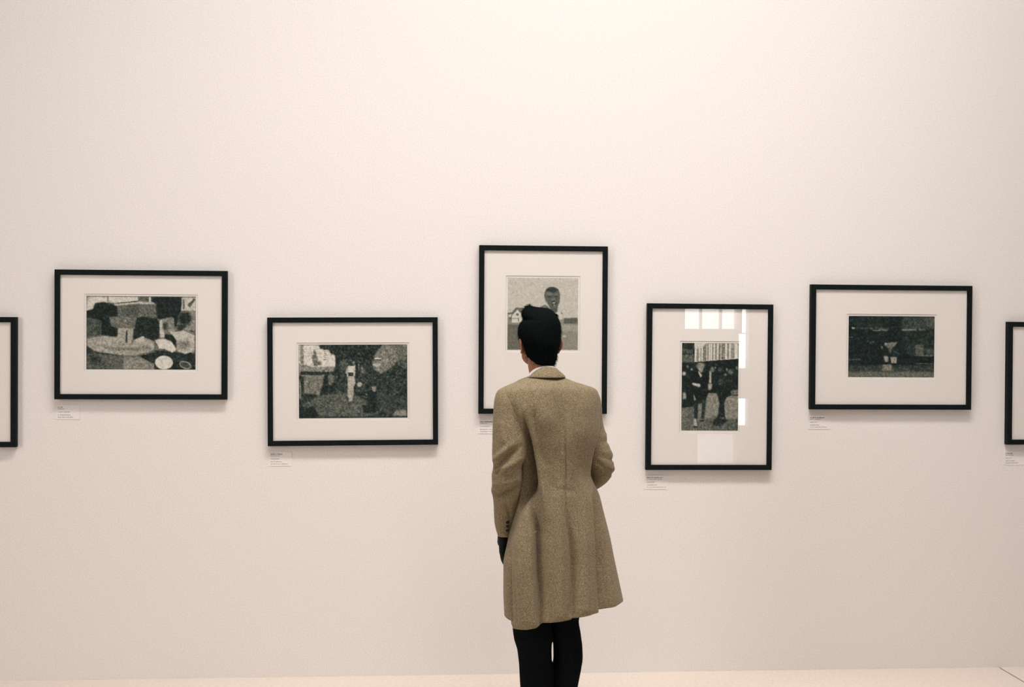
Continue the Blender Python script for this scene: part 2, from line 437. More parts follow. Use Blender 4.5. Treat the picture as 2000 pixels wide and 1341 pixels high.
def paint3():
    c = Canvas(991, 543, 1128.3, 683, .80)
    P = zc(985, 535, 8.65)
    c.noise(.02, 3)
    # far bank and field
    c.poly(P((45, 740), (300, 780), (450, 800), (950, 760), (1250, 760), (1250, 1275), (45, 1275)), .56, 1)
    c.poly(P((45, 860), (330, 850), (330, 1275), (45, 1275)), .42, 3)
    c.poly(P((960, 850), (1250, 850), (1250, 960), (960, 960)), .64, 3)
    c.poly(P((1000, 740), (1230, 735), (1230, 830), (1000, 830)), .34, 1)
    for k in range(8):
        c.poly(P((1010+k*28, 740), (1016+k*28, 740), (1016+k*28, 830), (1010+k*28, 830)), .5, 0, .6)
    c.poly(P((980, 1035), (1030, 1030), (1030, 1060), (980, 1060)), .8, 1)
    # house
    c.poly(P((45, 660), (120, 650), (190, 565), (330, 575), (400, 700), (400, 800), (270, 810), (130, 790), (45, 730)), .42, 0)
    c.poly(P((130, 700), (215, 605), (290, 690), (300, 790), (230, 820), (120, 820), (120, 740)), .88, 0)
    c.poly(P((60, 690), (120, 680), (110, 730), (60, 735)), .8, 0)
    c.poly(P((195, 668), (240, 668), (240, 705), (195, 705)), .42, 0)
    c.poly(P((120, 748), (240, 748), (240, 757), (120, 757)), .45, 0)
    c.poly(P((228, 745), (242, 745), (242, 800), (228, 800)), .3, 0)
    # portrait: shoulder, shirt, head with short hair, smiling
    c.poly(P((600, 560), (680, 515), (760, 560), (820, 640), (780, 720), (600, 720)), .45, 1)
    c.poly(P((730, 530), (800, 590), (860, 640), (900, 640), (960, 680), (960, 760), (840, 760), (780, 620)), .86, 1)
    c.poly(P((950, 640), (985, 665), (960, 670)), .3, 0)
    c.poly(P((740, 500), (905, 480), (890, 640), (850, 660), (770, 590)), .33, 1)
    c.ell(*P((800, 360))[0], 15.4, 16.5, .36, .06)
    c.poly(P((680, 390), (935, 380), (925, 480), (880, 560), (800, 580), (730, 520)), .36, 1)
    c.ell(*P((800, 270))[0], 11, 5.2, .20, .3)
    c.ell(*P((750, 330))[0], 5.5, 3.2, .52, .6, .8)
    c.ell(*P((860, 340))[0], 5.0, 3.0, .44, .6, .8)
    c.poly(P((725, 372), (790, 380), (790, 392), (725, 388)), .14, 1)
    c.poly(P((835, 376), (890, 366), (890, 380), (835, 390)), .14, 1)
    c.ell(*P((820, 430))[0], 3.0, 3.4, .48, .5, .9)
    c.poly(P((795, 450), (850, 446), (848, 456), (800, 460)), .18, 0)
    c.poly(P((790, 470), (870, 465), (885, 490), (840, 555), (800, 530)), .16, 0)
    c.poly(P((805, 480), (860, 476), (855, 494), (812, 497)), .82, 0)
    c.poly(P((815, 515), (860, 505), (850, 545), (825, 550)), .58, 1)
    c.ell(*P((700, 440))[0], 2.2, 5.0, .44, .5, .7)
    c.noise(.022, 1); c.noise(.03, 0)
    return c

def paint4():
    c = Canvas(1330, 670, 1440, 840, .10)
    P = zc(1320, 660, 7.06)
    c.poly(P((70, 70), (280, 70), (280, 160), (235, 160), (235, 330), (70, 330)), .12, 1)
    for k in range(7):
        x = 80+k*21
        c.poly(P((x, 150+10*(k % 3)), (x+7, 150), (x+9, 205+12*(k % 2)), (x+2, 215)), .6, 0, .8)
    c.poly(P((70, 230), (235, 230), (235, 340), (70, 340)), .36, 2)
    c.poly(P((270, 70), (860, 70), (855, 280), (240, 330), (245, 160)), .92, 0)
    for (x0, x1, val) in ((270, 305, .5), (325, 335, .45), (355, 405, .45), (413, 438, .5), (455, 462, .6), (485, 500, .48), (522, 552, .52), (572, 600, .45), (612, 665, .47), (690, 715, .48), (742, 790, .55), (835, 860, .5)):
        bot = 330-(x0-240)*.081
        c.poly(P((x0, 75), (x1, 75), (x1, bot-6), (x0, bot-6)), val, 0, .9)
    c.poly(P((235, 60), (420, 60), (350, 130), (240, 160)), .88, 1)
    c.poly(P((240, 332), (856, 282), (856, 430), (240, 430)), .08, 0)
    # crowd
    for (x, y, r, val) in ((100, 490, 3.4, .7), (205, 430, 2, .6), (150, 395, 2, .5), (490, 430, 4.5, .45), (530, 405, 1.5, .6), (590, 430, 3.5, .3), (740, 460, 5, .42), (830, 410, 3, .45), (690, 430, 2, .55), (670, 500, 2.6, .4)):
        c.ell(*P((x, y))[0], r, r*1.15, val, .4)
    c.poly(P((450, 455), (475, 455), (475, 620), (445, 620)), .72, 1)
    c.poly(P((425, 630), (490, 630), (480, 700), (435, 720)), .62, 1)
    c.poly(P((580, 560), (650, 550), (630, 650), (580, 670)), .28, 2)
    c.poly(P((600, 685), (665, 680), (665, 692), (600, 695)), .5, 0)
    # ground
    c.poly(P((70, 960), (220, 940), (260, 900), (330, 900), (410, 800), (440, 760), (560, 760), (580, 880), (570, 1080), (500, 1160), (520, 1275), (65, 1275)), .42, 1)
    c.poly(P((440, 760), (560, 760), (590, 900), (570, 1060), (400, 1110), (400, 900)), .56, 2)
    c.poly(P((670, 820), (750, 790), (850, 790), (845, 1120), (700, 1130), (665, 1080), (655, 900)), .56, 1)
    c.poly(P((750, 720), (850, 700), (850, 780), (740, 780)), .42, 2)
    c.poly(P((390, 1120), (845, 1110), (840, 1275), (390, 1275)), .38, 2)
    c.poly(P((500, 1140), (580, 1090), (720, 1130), (600, 1210), (500, 1200)), .15, 2)
    c.poly(P((85, 750), (135, 750), (135, 840), (85, 840)), .6, 1)
    c.poly(P((130, 560), (235, 560), (240, 940), (140, 940)), .08, 1)
    # woman in a dark suit
    c.poly(P((210, 470), (300, 440), (400, 450), (430, 560), (420, 800), (390, 900), (240, 860), (220, 700), (190, 600)), .06, 1)
    c.poly(P((235, 860), (330, 870), (300, 1110), (250, 1110)), .14, 1)
    c.poly(P((345, 860), (410, 840), (375, 1120), (345, 1110)), .18, 1)
    c.poly(P((300, 900), (345, 900), (345, 1060), (290, 1150)), .55, 1)
    c.poly(P((230, 750), (270, 850), (240, 860)), .55, 0)
    c.ell(*P((325, 385))[0], 8, 7, .55, .3)
    c.ell(*P((330, 430))[0], 4.5, 6.5, .62, .3)
    c.poly(P((295, 450), (340, 500), (345, 520), (325, 540), (300, 480)), .8, 0)
    c.poly(P((210, 615), (320, 630), (330, 670), (290, 670), (215, 640)), .8, 1)
    c.poly(P((240, 1110), (270, 1110), (290, 1215), (240, 1210)), .72, 1)
    c.poly(P((240, 1205), (300, 1215), (290, 1230), (235, 1220)), .15, 0)
    c.poly(P((330, 1130), (385, 1125), (380, 1145), (330, 1150)), .12, 0)
    # man walking
    c.poly(P((560, 640), (750, 640), (740, 780), (690, 800), (650, 900), (670, 1090), (590, 1100), (600, 900), (560, 760)), .09, 1)
    c.poly(P((600, 1080), (670, 1090), (650, 1110), (600, 1105)), .5, 0, .6)
    c.noise(.045, 1); c.noise(.03, 3); c.noise(.035, 0)
    return c

def paint5():
    c = Canvas(1654.5, 617, 1821.5, 736, .09)
    P = zc(1645, 605, 9.247)
    c.poly(P((90, 110), (820, 110), (800, 340), (240, 330), (200, 110)), .15, 3)
    c.poly(P((1040, 120), (1640, 120), (1640, 350), (1040, 350)), .27, 3)
    c.poly(P((1480, 120), (1640, 130), (1640, 330), (1500, 300)), .33, 3)
    for k in range(16):
        x = 140+k*42
        c.poly(P((x, 325+8*(k % 2)), (x+38, 320), (x+36, 345+6*(k % 3)), (x, 342)), .38 if k % 4 else .55, 1, .8)
    c.poly(P((140, 310), (200, 315), (190, 350), (150, 345)), .66, 0)
    c.poly(P((630, 320), (800, 330), (780, 380), (640, 370)), .42, 1)
    c.poly(P((520, 360), (650, 362), (650, 378), (520, 376)), .6, 0)
    c.poly(P((1030, 345), (1300, 340), (1320, 375), (1040, 375)), .6, 1)
    c.poly(P((1340, 340), (1470, 345), (1460, 380), (1340, 370)), .55, 1)
    c.poly(P((1060, 380), (1640, 350), (1640, 820), (1160, 830), (1060, 600)), .16, 3)
    c.poly(P((1290, 620), (1440, 620), (1440, 825), (1290, 820)), .36, 1)
    c.poly(P((1480, 700), (1640, 700), (1640, 830), (1500, 830)), .30, 2)
    c.poly(P((1280, 812), (1600, 815), (1600, 828), (1280, 824)), .48, 0)
    c.poly(P((90, 485), (160, 488), (160, 500), (90, 498)), .4, 0)
    c.poly(P((460, 575), (560, 570), (560, 592), (470, 596)), .34, 1)
    c.poly(P((90, 890), (300, 885), (300, 905), (90, 908)), .4, 1)
    c.poly(P((700, 110), (1040, 110), (1040, 560), (1000, 560), (840, 350), (700, 340)), .10, 2, .6)
    c.poly(P((90, 1000), (1640, 1000), (1640, 1215), (90, 1215)), .26, 5)
    c.poly(P((90, 1120), (1640, 1100), (1640, 1215), (90, 1215)), .42, 3)
    c.poly(P((1300, 955), (1640, 962), (1640, 972), (1300, 965)), .42, 0)
    c.poly(P((960, 985), (1640, 985), (1640, 1110), (960, 1110)), .22, 4, .6)
    # stall figure with bags
    c.poly(P((660, 640), (700, 660), (710, 720), (680, 700)), .45, 1)
    c.poly(P((730, 600), (950, 570), (960, 600), (880, 680), (790, 690), (740, 640)), .45, 1)
    c.ell(*P((760, 610))[0], 2, 2, .68, .5)
    c.poly(P((800, 680), (870, 680), (850, 790), (820, 780)), .34, 1)
    c.poly(P((900, 730), (1010, 780), (960, 790), (890, 750)), .3, 1)
    c.poly(P((720, 830), (800, 820), (810, 930), (740, 940)), .6, 1)
    c.poly(P((840, 840), (960, 850), (950, 960), (860, 955)), .58, 0)
    c.poly(P((710, 985), (860, 980), (870, 1090), (690, 1090)), .52, 1)
    c.noise(.04, 1); c.noise(.03, 3); c.noise(.04, 0)
    return c

def paint_dim(u0, v0, u1, v1):
    c = Canvas(u0, v0, u1, v1, .3, .4); c.noise(.08, 6); c.noise(.04, 2)
    c.poly([(u0, v0), (u1, v0), (u1, v0+(v1-v0)*.4), (u0, v0+(v1-v0)*.5)], .6, 4)
    return c

TONE = np.array([[0, 12, 22, 21], [.1, 27, 40, 37], [.25, 62, 68, 60], [.5, 132, 124, 108], [.75, 195, 182, 162], [1., 238, 222, 204]], float)
def tone_to_lin(g):
    g = np.clip(g, 0, 1)
    rgb = np.stack([np.interp(g, TONE[:, 0], TONE[:, k]) for k in (1, 2, 3)], -1)
    white = s2l((240, 222, 206))
    lin = s2l(rgb)/white*np.array([.85, .81, .765])
    return np.clip(lin-.006, .003, .85)

def print_mesh(parent, cnv, cx, cz, w_, h_, margin, y):
    """sheet of photographic paper: cnv fills w_ x h_ around (cx,cz), white paper margin around it"""
    H_, W_ = cnv.g.shape
    px = w_/(W_-1); pz = h_/(H_-1)
    xs_ = np.concatenate(([-w_/2-margin, -w_/2-px*.3], np.linspace(-w_/2, w_/2, W_), [w_/2+px*.3, w_/2+margin]))
    zs_ = np.concatenate(([h_/2+margin, h_/2+pz*.3], np.linspace(h_/2, -h_/2, H_), [-h_/2-pz*.3, -h_/2-margin]))
    X, Z = np.meshgrid(xs_+cx, zs_+cz)
    n, m = X.shape
    col = np.empty((n, m, 4)); col[..., 3] = 1
    col[..., :3] = (.87, .83, .785)
    col[2:-2, 2:-2, :3] = tone_to_lin(cnv.g)
    V = np.stack([X, np.full_like(X, y), Z], -1).reshape(-1, 3)
    idx = np.arange(n*m).reshape(n, m)
    Fq = np.stack([idx[:-1, :-1], idx[1:, :-1], idx[1:, 1:], idx[:-1, 1:]], -1).reshape(-1, 4)
    # thin paper thickness: back sheet
    b0 = len(V)
    bv = [(xs_[0]+cx, y+.0004, zs_[0]+cz), (xs_[0]+cx, y+.0004, zs_[-1]+cz), (xs_[-1]+cx, y+.0004, zs_[-1]+cz), (xs_[-1]+cx, y+.0004, zs_[0]+cz)]
    V = np.concatenate([V, bv])
    Fl = Fq.tolist()+[[b0, b0+3, b0+2, b0+1]]
    me = bpy.data.meshes.new('photographic_print')
    me.from_pydata(V.tolist(), [], Fl)
    a = me.color_attributes.new('tone', 'FLOAT_COLOR', 'POINT')
    allc = np.concatenate([col.reshape(-1, 4), np.array([[.87, .83, .785, 1]]*4)])
    a.data.foreach_set('color', allc.ravel())
    me.materials.append(M_PRINT)
    o = bpy.data.objects.new('photographic_print', me); COL.objects.link(o); o.parent = parent
    return o

def framed(name, cx, cz, w_, h_, tilt, cnv, pcx, pcz, pw, ph, win, label):
    """black wooden frame, mat with bevelled window, print, glass, hung on the wall"""
    t = empty(name, (cx, -.0005, cz), label, 'framed picture', 'black framed photographs on the gallery wall')
    t.rotation_euler = (0, -math.radians(tilt), 0)
    rw, dp = .0243, .030
    X, Z = w_/2, h_/2
    # mitred rails: front face slightly eased at the outer and inner arris
    for (ax, sgn) in (('z', 1), ('z', -1), ('x', 1), ('x', -1)):
        prof = [(0, 0), (0, -dp+.0015), (.0015, -dp), (rw-.0012, -dp), (rw, -dp+.0012), (rw, 0)]   # (inset, y)
        V = []
        for e in (-1, 1):
            for (ins, yy) in prof:
                if ax == 'z': V.append((e*(X-ins), yy, sgn*(Z-ins)))
                else: V.append((sgn*(X-ins), yy, e*(Z-ins)))
        n = len(prof)
        Fc = [(i, (i+1) % n, n+(i+1) % n, n+i) for i in range(n)]+[tuple(range(n))[::-1], tuple(range(n, 2*n))]
        link_mesh('frame_rail', V, Fc, M_BLACK, t)
    # backing
    g = Geo(); g.box(-X+rw, X-rw, -.008, -.003, -Z+rw, Z-rw); link_mesh('backing_board', g.v, g.f, M_MAT, t)
    # mat with bevelled opening
    yF, yB = -.0205, -.0188
    ox0, ox1, oz0, oz1 = pcx-pw/2-win[0], pcx+pw/2+win[0], pcz-ph/2-win[2], pcz+ph/2+win[1]
    bz = .0016
    O = [(-X+rw, -Z+rw), (X-rw, -Z+rw), (X-rw, Z-rw), (-X+rw, Z-rw)]
    I = [(ox0, oz0), (ox1, oz0), (ox1, oz1), (ox0, oz1)]
    I2 = [(ox0+bz, oz0+bz), (ox1-bz, oz0+bz), (ox1-bz, oz1-bz), (ox0+bz, oz1-bz)]
    V = [(a, yF, b_) for a, b_ in O]+[(a, yF, b_) for a, b_ in I]+[(a, yB, b_) for a, b_ in I2]+[(a, yB, b_) for a, b_ in O]
    Fc = []
    for i in range(4):
        j = (i+1) % 4
        Fc += [(i, j, 4+j, 4+i), (4+i, 4+j, 8+j, 8+i), (8+i, 8+j, 12+j, 12+i), (12+i, 12+j, j, i)]
    mo = link_mesh('mat_board', V, Fc, M_MAT, t)
    mo.data.materials.append(M_BEVEL)
    for k, p in enumerate(mo.data.polygons):
        if k % 4 == 1: p.material_index = 1
    print_mesh(t, cnv, pcx, pcz, pw, ph, max(win)+.02, yB+.001)
    g = Geo(); g.box(-X+rw, X-rw, -.0245, -.0225, -Z+rw, Z-rw); link_mesh('glass_pane', g.v, g.f, M_GLASS, t)
    return t

W8 = (.010, .010, .010)
P1, P2, P3, P4, P5 = paint1(), paint2(), paint3(), paint4(), paint5()
framed('framed_picture', -2.2805, 1.388, .80, .60, 0, paint_dim(0, 0, 210, 140), 0, 0, .5, .34, W8,
       'black picture frame cut off by the left edge of the photo')
framed('framed_picture', -1.3150, 1.6093, .786, .600, 0, P1, -.0016, .009, .498, .340, W8,
       'landscape picture of a pedestal with white stones and bushes, high on the left')
framed('framed_picture', -.3362, 1.3961, .796, .602, .5, P2, 0, 0, .507, .345, W8,
       'low landscape picture of a figure in white standing under trees')
framed('framed_picture', .5606, 1.6438, .613, .798, 0, P3, -.002, .0753, .336, .3425, W8,
       'upright picture of a laughing portrait and a white house, highest one, behind the man')
framed('framed_picture', 1.3645, 1.3746, .612, .797, -.15, P4, .003, 0, .275, .420, (.010, .010, .010),
       'upright picture of a street crowd with window reflections on its glass, right of the man')
framed('framed_picture', 2.2567, 1.5690, .800, .603, -.05, P5, .003, .003, .427, .296, W8,
       'landscape picture of a very dark street stall scene, second from the right')
framed('framed_picture', 3.2385, 1.3970, .80, .60, 0, paint_dim(0, 0, 210, 140), 0, 0, .5, .34, W8,
       'black picture frame cut off by the right edge of the photo')

# ------------------------------------------------------------------ wall captions (lettering too small to read)
def caption(x, z, rows, label):
    t = empty('caption_label', (x, -.0002, z), label, 'label', 'small caption cards under the frames')
    g = Geo(); g.box(-.008, .100, -.0014, 0, -.056, .011)
    link_mesh('card', g.v, g.f, M_LABEL, t)
    for (dz, wd, bold) in rows:
        g = Geo(); xx = 0.0; hh = .0040 if bold else .0027
        while xx < wd:
            ww = random.uniform(.0012, .0022)
            h2 = hh*random.choice((1, 1, 1.25, .9))
            g.box(xx, xx+ww, -.0016, -.0013, -dz-hh*.5, -dz-hh*.5+h2)
            xx += ww+random.choice((.0005, .0005, .0006, .0035 if random.random() < .45 else .0005))
        o = link_mesh('text_line', g.v, g.f, M_INKB if bold else M_INK, t)
        if bold: o['label'] = 'darker bold first line of text'
ROW = lambda a, b_, c, d, e: [(0, a, True), (.0078, b_, False), (.0225, c, False), (.0360, d, False), (.0460, e, False)]
caption(-1.700, 1.308-.037, ROW(.022, .03, .055, .058, .068), 'white caption card below the pedestal picture, leftmost card in view')
caption(-.722, 1.0915-.040, ROW(.054, .045, .042, .052, .082), 'white caption card below the picture of the figure under trees')
caption(.262, 1.2445-.040, ROW(.066, .036, .046, .066, .075), 'white caption card beside the left sleeve of the beige coat')
caption(1.066, .977-.040, ROW(.078, .075, .038, .050, .095), 'white caption card below the street crowd picture')
caption(1.864, 1.2664-.040, ROW(.072, .055, .034, .045, .086), 'white caption card below the dark street stall picture')
caption(2.845, 1.0968-.046, ROW(.034, .04, .03, .045, .062), 'white caption card at the right edge of the photo')

# ------------------------------------------------------------------ the man
YM = -.85
base = at(1062, 1431, YM)
MX = base[0]
person = empty('person', (MX, YM, 0), 'man seen from behind in a long beige wool coat and black trousers, facing the pictures', 'person')
PL = np.array([MX, YM, 0.0])
PHI = math.radians(20)
EX = np.array([math.cos(PHI), math.sin(PHI), 0]); EY = np.array([-math.sin(PHI), math.cos(PHI), 0])
PX = at(1100, 900, YM)[0]-at(1099, 900, YM)[0]      # metres per photo pixel at the man

# fold strokes: polylines (u, v, amplitude m, half width px)
def fold_disp(u, v, strokes):
    out = np.zeros_like(u)
    for st in strokes:
        st = np.asarray(st, float)
        best = np.full(u.shape, 1e9); A = np.zeros_like(u)
        for i in range(len(st)-1):
            a, b_ = st[i], st[i+1]
            d = b_[:2]-a[:2]; L2 = d@d
            t = np.clip(((u-a[0])*d[0]+(v-a[1])*d[1])/L2, 0, 1)
            dist = np.hypot(u-a[0]-t*d[0], v-a[1]-t*d[1])
            w_ = a[3]+(b_[3]-a[3])*t; am = a[2]+(b_[2]-a[2])*t
            q = dist/w_
            m = q < best
            best = np.where(m, q, best); A = np.where(m, am, A)
        out += A*np.exp(-best**2)
    return out

def step_disp(u, v, steps):
    # overlapping drapes: the cloth falls in sharply just right of a line and comes back gently
    out = np.zeros_like(u)
    for st in steps:
        st = np.asarray(st, float)*[1, 1, 1.35, 1]
        ul = np.interp(v, st[:, 1], st[:, 0]); am = np.interp(v, st[:, 1], st[:, 2], left=0); w_ = np.interp(v, st[:, 1], st[:, 3])
        d = u-ul
        t = np.clip((d+1.5)/5.5, 0, 1); t = t*t*(3-2*t)
        out += am*t*np.exp(-np.clip(d, 0, None)**2/(w_*w_))
        # crest on the near side of the edge
        out += -am*.14*np.exp(-((d+3.5)/5)**2)
    return out

def project(V):
    q = V-cam_loc
    return 1000+F_PX*(q@rt)/(q@fw), 670.5-F_PX*(q@up)/(q@fw)

def body_rings(vs, uL, uR, b_, yc, n=120, phi=PHI, expo=2.0):
    R = []
    for v, l, r, b0, y0 in zip(vs, uL, uR, b_, yc):
        Wd = (r-l)/2*PX*(1+y0/-5.0*0)
        a2 = max(Wd**2-(b0*math.sin(phi))**2, (.4*Wd)**2)
        a = math.sqrt(a2)/math.cos(phi)
        c = at((l+r)/2, v, YM+y0)
        th = np.linspace(0, 2*math.pi, n, endpoint=False)
        cs, sn = np.cos(th), np.sin(th)
        px_ = np.sign(cs)*np.abs(cs)**(2/expo)*a; py_ = np.sign(sn)*np.abs(sn)**(2/expo)*b0
        ex = np.array([math.cos(phi), math.sin(phi), 0]); ey = np.array([-math.sin(phi), math.cos(phi), 0])
        R.append(c+np.outer(px_, ex)+np.outer(py_, ey))
    return R

def displace(V, strokes, rows, n, back_only=True, steps=()):
    """push vertices along outward ring normals by the fold strokes"""
    V = V.copy()
    G = V.reshape(rows, n, 3)
    cen = G.mean(1, keepdims=True)
    tang = np.roll(G, -1, 1)-np.roll(G, 1, 1)
    nrm = np.stack([tang[..., 1], -tang[..., 0], np.zeros_like(tang[..., 0])], -1)
    nrm /= np.linalg.norm(nrm, axis=-1, keepdims=True)+1e-9
    sg = np.sign(((G-cen)*nrm).sum(-1, keepdims=True)); nrm *= sg
    u, v = project(G.reshape(-1, 3))
    d = (fold_disp(u, v, strokes)+step_disp(u, v, steps)).reshape(rows, n)
    if back_only:
        d *= np.clip(-nrm[..., 1]*2.2, 0, 1)
    return (G+nrm*d[..., None]).reshape(-1, 3)

# --- coat body ---
CT = [  # v, uL, uR, half depth, centre y offset
    (733, 1036, 1090, .055, .020), (736, 1029, 1099, .066, .015), (740, 1018, 1109, .078, .010), (746, 1006, 1125, .090, .004), (750, 996, 1138, .097, .002),
    (754, 986, 1151, .103, 0), (757.5, 979, 1161, .108, 0), (762, 975, 1167, .112, 0), (768, 972.5, 1170.5, .116, 0), (780, 971, 1172.5, .122, 0),
    (800, 975, 1173, .126, 0), (830, 989, 1172, .130, 0), (860, 1006, 1167, .128, 0), (880, 1013, 1160, .124, 0),
    (900, 1015, 1156, .121, 0), (925, 1016, 1153, .120, 0), (945, 1014, 1160, .123, 0), (965, 1011, 1170, .128, 0),
    (1000, 1003, 1179, .136, 0), (1060, 991, 1193, .150, 0), (1100, 984, 1200, .158, 0), (1150, 984, 1209, .168, 0), (1203, 986, 1218, .176, 0)]
vs = np.concatenate([np.arange(733, 766, 1.5), np.arange(766, 1203.1, 3.0)])
n = 420
R = body_rings(vs, smooth_interp(vs, CT, 1), smooth_interp(vs, CT, 2), smooth_interp(vs, CT, 3), smooth_interp(vs, CT, 4), n, PHI, 2.25)
V, Fc = rings_mesh(R, True, False)
# drape: hem slants up towards the right, with small irregularities
hem = [(980, 1200), (990, 1203), (998, 1208), (1003, 1217), (1030, 1214), (1048, 1209), (1058, 1202), (1080, 1199), (1130, 1192), (1170, 1186), (1222, 1178)]
hx = [h[0] for h in hem]; hy = [h[1] for h in hem]
u, v = project(V)
off = (np.interp(u, hx, hy)-1206.5)
wgt = np.clip((np.repeat(vs, n)-960)/(1203-960), 0, 1)**1.6
V[:, 2] -= off*wgt*PX
COAT_STEPS = [
    [(1026, 960, 0, 14), (1035, 1010, -.026, 16), (1040, 1040, -.042, 18), (1041, 1080, -.044, 20), (1042, 1120, -.042, 21), (1045, 1160, -.036, 22), (1048, 1215, -.022, 22)],
    [(1107, 1000, 0, 6), (1110, 1040, -.010, 7), (1112, 1060, -.014, 8), (1115.5, 1100, -.018, 9), (1116.5, 1140, -.018, 9), (1116, 1215, -.008, 9)],
    [(1157, 940, 0, 16), (1160, 1000, -.018, 18), (1161, 1037, -.022, 22), (1163, 1080, -.024, 26), (1165, 1125, -.024, 28), (1172, 1215, -.020, 28)],
    [(1019, 800, 0, 6), (1024, 835, -.024, 8), (1027, 870, -.044, 11), (1027, 900, -.052, 14), (1024, 930, -.052, 17), (1020, 960, -.046, 18), (1016, 985, -.020, 14), (1010, 1005, 0, 12)],
]
COAT_FOLDS = [
    # raised drape running down from the left shoulder blade
    [(1008, 778, 0, 9), (1030, 822, .006, 8), (1043, 862, .013, 8), (1053, 915, .013, 8), (1060, 960, .011, 9), (1068, 1010, .003, 10)],
    # shadowed valley beside the arm, down the whole skirt
    [(1022, 815, 0, 7), (1031, 860, -.006, 9), (1037, 910, -.010, 11), (1044, 960, -.014, 12), (1052, 1010, -.008, 12), (1056, 1060, 0, 13)],
    [(1024, 985, .004, 12), (1020, 1060, .016, 15), (1020, 1130, .016, 15), (1026, 1210, .012, 15)],
    [(998, 1080, -.003, 4), (996, 1150, -.010, 4), (997, 1210, -.012, 4)],
    [(1012, 1060, 0, 4), (1011, 1150, -.003, 4), (1014, 1210, -.004, 4)],
    # centre back seam and vent
    [(1088, 738, -.002, 2.0), (1097, 769, -.0032, 2.0), (1103, 804, -.0036, 2.0), (1105, 846, -.0036, 2.0), (1106, 909, -.0036, 2.0), (1106, 1008, -.004, 2.0), (1112, 1067, -.007, 2.4), (1116, 1125, -.009, 2.6), (1115, 1169, -.009, 2.6), (1115, 1200, -.008, 2.6)],
    [(1078, 755, 0, 6), (1088, 785, -.0045, 6), (1096, 830, -.005, 6), (1100, 880, -.002, 6)],
    [(1112, 790, 0, 6), (1116, 840, .003, 7), (1116, 930, .003, 8), (1116, 990, 0, 8)],
    [(1046, 790, 0, 7), (1044, 815, -.006, 6), (1050, 850, -.004, 6), (1064, 905, -.002, 6)],
    [(1108, 1010, 0, 6), (1120, 1060, -.003, 6), (1124, 1105, -.004, 7), (1124, 1150, -.003, 7), (1122, 1200, -.003, 7)],
    [(1090, 920, .002, 12), (1092, 1020, .008, 12), (1094, 1120, .011, 12), (1096, 1200, .009, 12)],
    [(1138, 970, 0, 12), (1142, 1060, .010, 13), (1144, 1190, .012, 13)],
    [(1160, 960, 0, 6), (1166, 1030, -.002, 8), (1170, 1110, -.003, 8), (1175, 1195, -.003, 9)],
    [(1184, 1030, .002, 8), (1192, 1100, .008, 8), (1197, 1180, .008, 9)],
    # fullness over the shoulder blades, hollow at the waist
    [(1035, 800, .004, 22), (1062, 815, .006, 24)], [(1140, 800, .006, 24), (1142, 840, .005, 22)],
    [(1152, 880, 0, 10), (1144, 915, -.006, 12), (1150, 960, -.002, 12)],
    [(1062, 935, 0, 5), (1085, 955, -.002, 6), (1120, 960, -.002, 6)],
]
V = displace(V, [[(p[0], p[1], p[2]*1.7, p[3]) for p in st] for st in COAT_FOLDS], len(vs), n, True, COAT_STEPS)
G3 = V.reshape(len(vs), n, 3)
thf = np.linspace(0, 2*math.pi, n, endpoint=False)
lap = np.clip((thf-math.radians(66))/math.radians(20), 0, 1)*(thf < math.radians(93))*.009
for k in range(len(vs)):
    if vs[k] > 745:
        G3[k] += EY*lap[:, None]
V = G3.reshape(-1, 3)
# inner lining surface so that the coat is a shell below the waist
G3 = V.reshape(len(vs), n, 3)
inner = []
for k in range(len(vs)-1, len(vs)-60, -1):
    ring = G3[k].copy(); c = ring.mean(0); d = ring-c; L_ = np.linalg.norm(d[:, :2], axis=1, keepdims=True)
    ring[:, :2] = c[:2]+d[:, :2]*(1-.006/L_)
    if k == len(vs)-1: ring[:, 2] += .0
    inner.append(ring)
nb = len(V)
V = np.concatenate([V]+inner)
last = (len(vs)-1)*n
for j in range(n):
    k = (j+1) % n
    Fc.append((last+j, last+k, nb+k, nb+j))
for i in range(len(inner)-1):
    for j in range(n):
        k = (j+1) % n
        Fc.append((nb+i*n+j, nb+i*n+k, nb+(i+1)*n+k, nb+(i+1)*n+j))
Fc.append(tuple(nb+(len(inner)-1)*n+j for j in range(n)))
coat = link_mesh('coat', V, Fc, M_WOOL, person, True, PL)
coat['label'] = 'long beige wool coat'

# --- left sleeve (towards the camera) ---
ST = [  # v, uL, uR, half depth, y offset
    (756, 985, 1004, .020, -.050), (759, 977, 1010, .034, -.054), (764, 971.5, 1014, .046, -.058), (772, 968, 1017, .054, -.062), (785, 965.5, 1020, .060, -.068), (800, 964.5, 1023, .062, -.072),
    (830, 963, 1027, .063, -.082), (860, 962.5, 1029, .062, -.090), (885, 962, 1028, .060, -.094), (898, 962.5, 1023, .058, -.094), (908, 964, 1019, .056, -.092),
    (914, 963.5, 1018.5, .056, -.090), (928, 961, 1019, .056, -.086), (945, 961.5, 1018, .055, -.076), (958, 960, 1016, .054, -.068), (968, 962.5, 1012, .051, -.060), (985, 964.5, 1010, .050, -.045),
    (1003, 965, 1006.5, .047, -.028), (1020, 966, 1003, .044, -.012), (1036, 969.5, 999.5, .040, .002), (1047, 973, 997, .037, .012)]
vs2 = np.concatenate([np.arange(756, 772, 1.5), np.arange(772, 1047.1, 2.0)])
n2 = 110
R = body_rings(vs2, smooth_interp(vs2, ST, 1), smooth_interp(vs2, ST, 2), smooth_interp(vs2, ST, 3), smooth_interp(vs2, ST, 4), n2, 0.0, 2.1)
V, Fc = rings_mesh(R, True, False)
V = np.array(V)
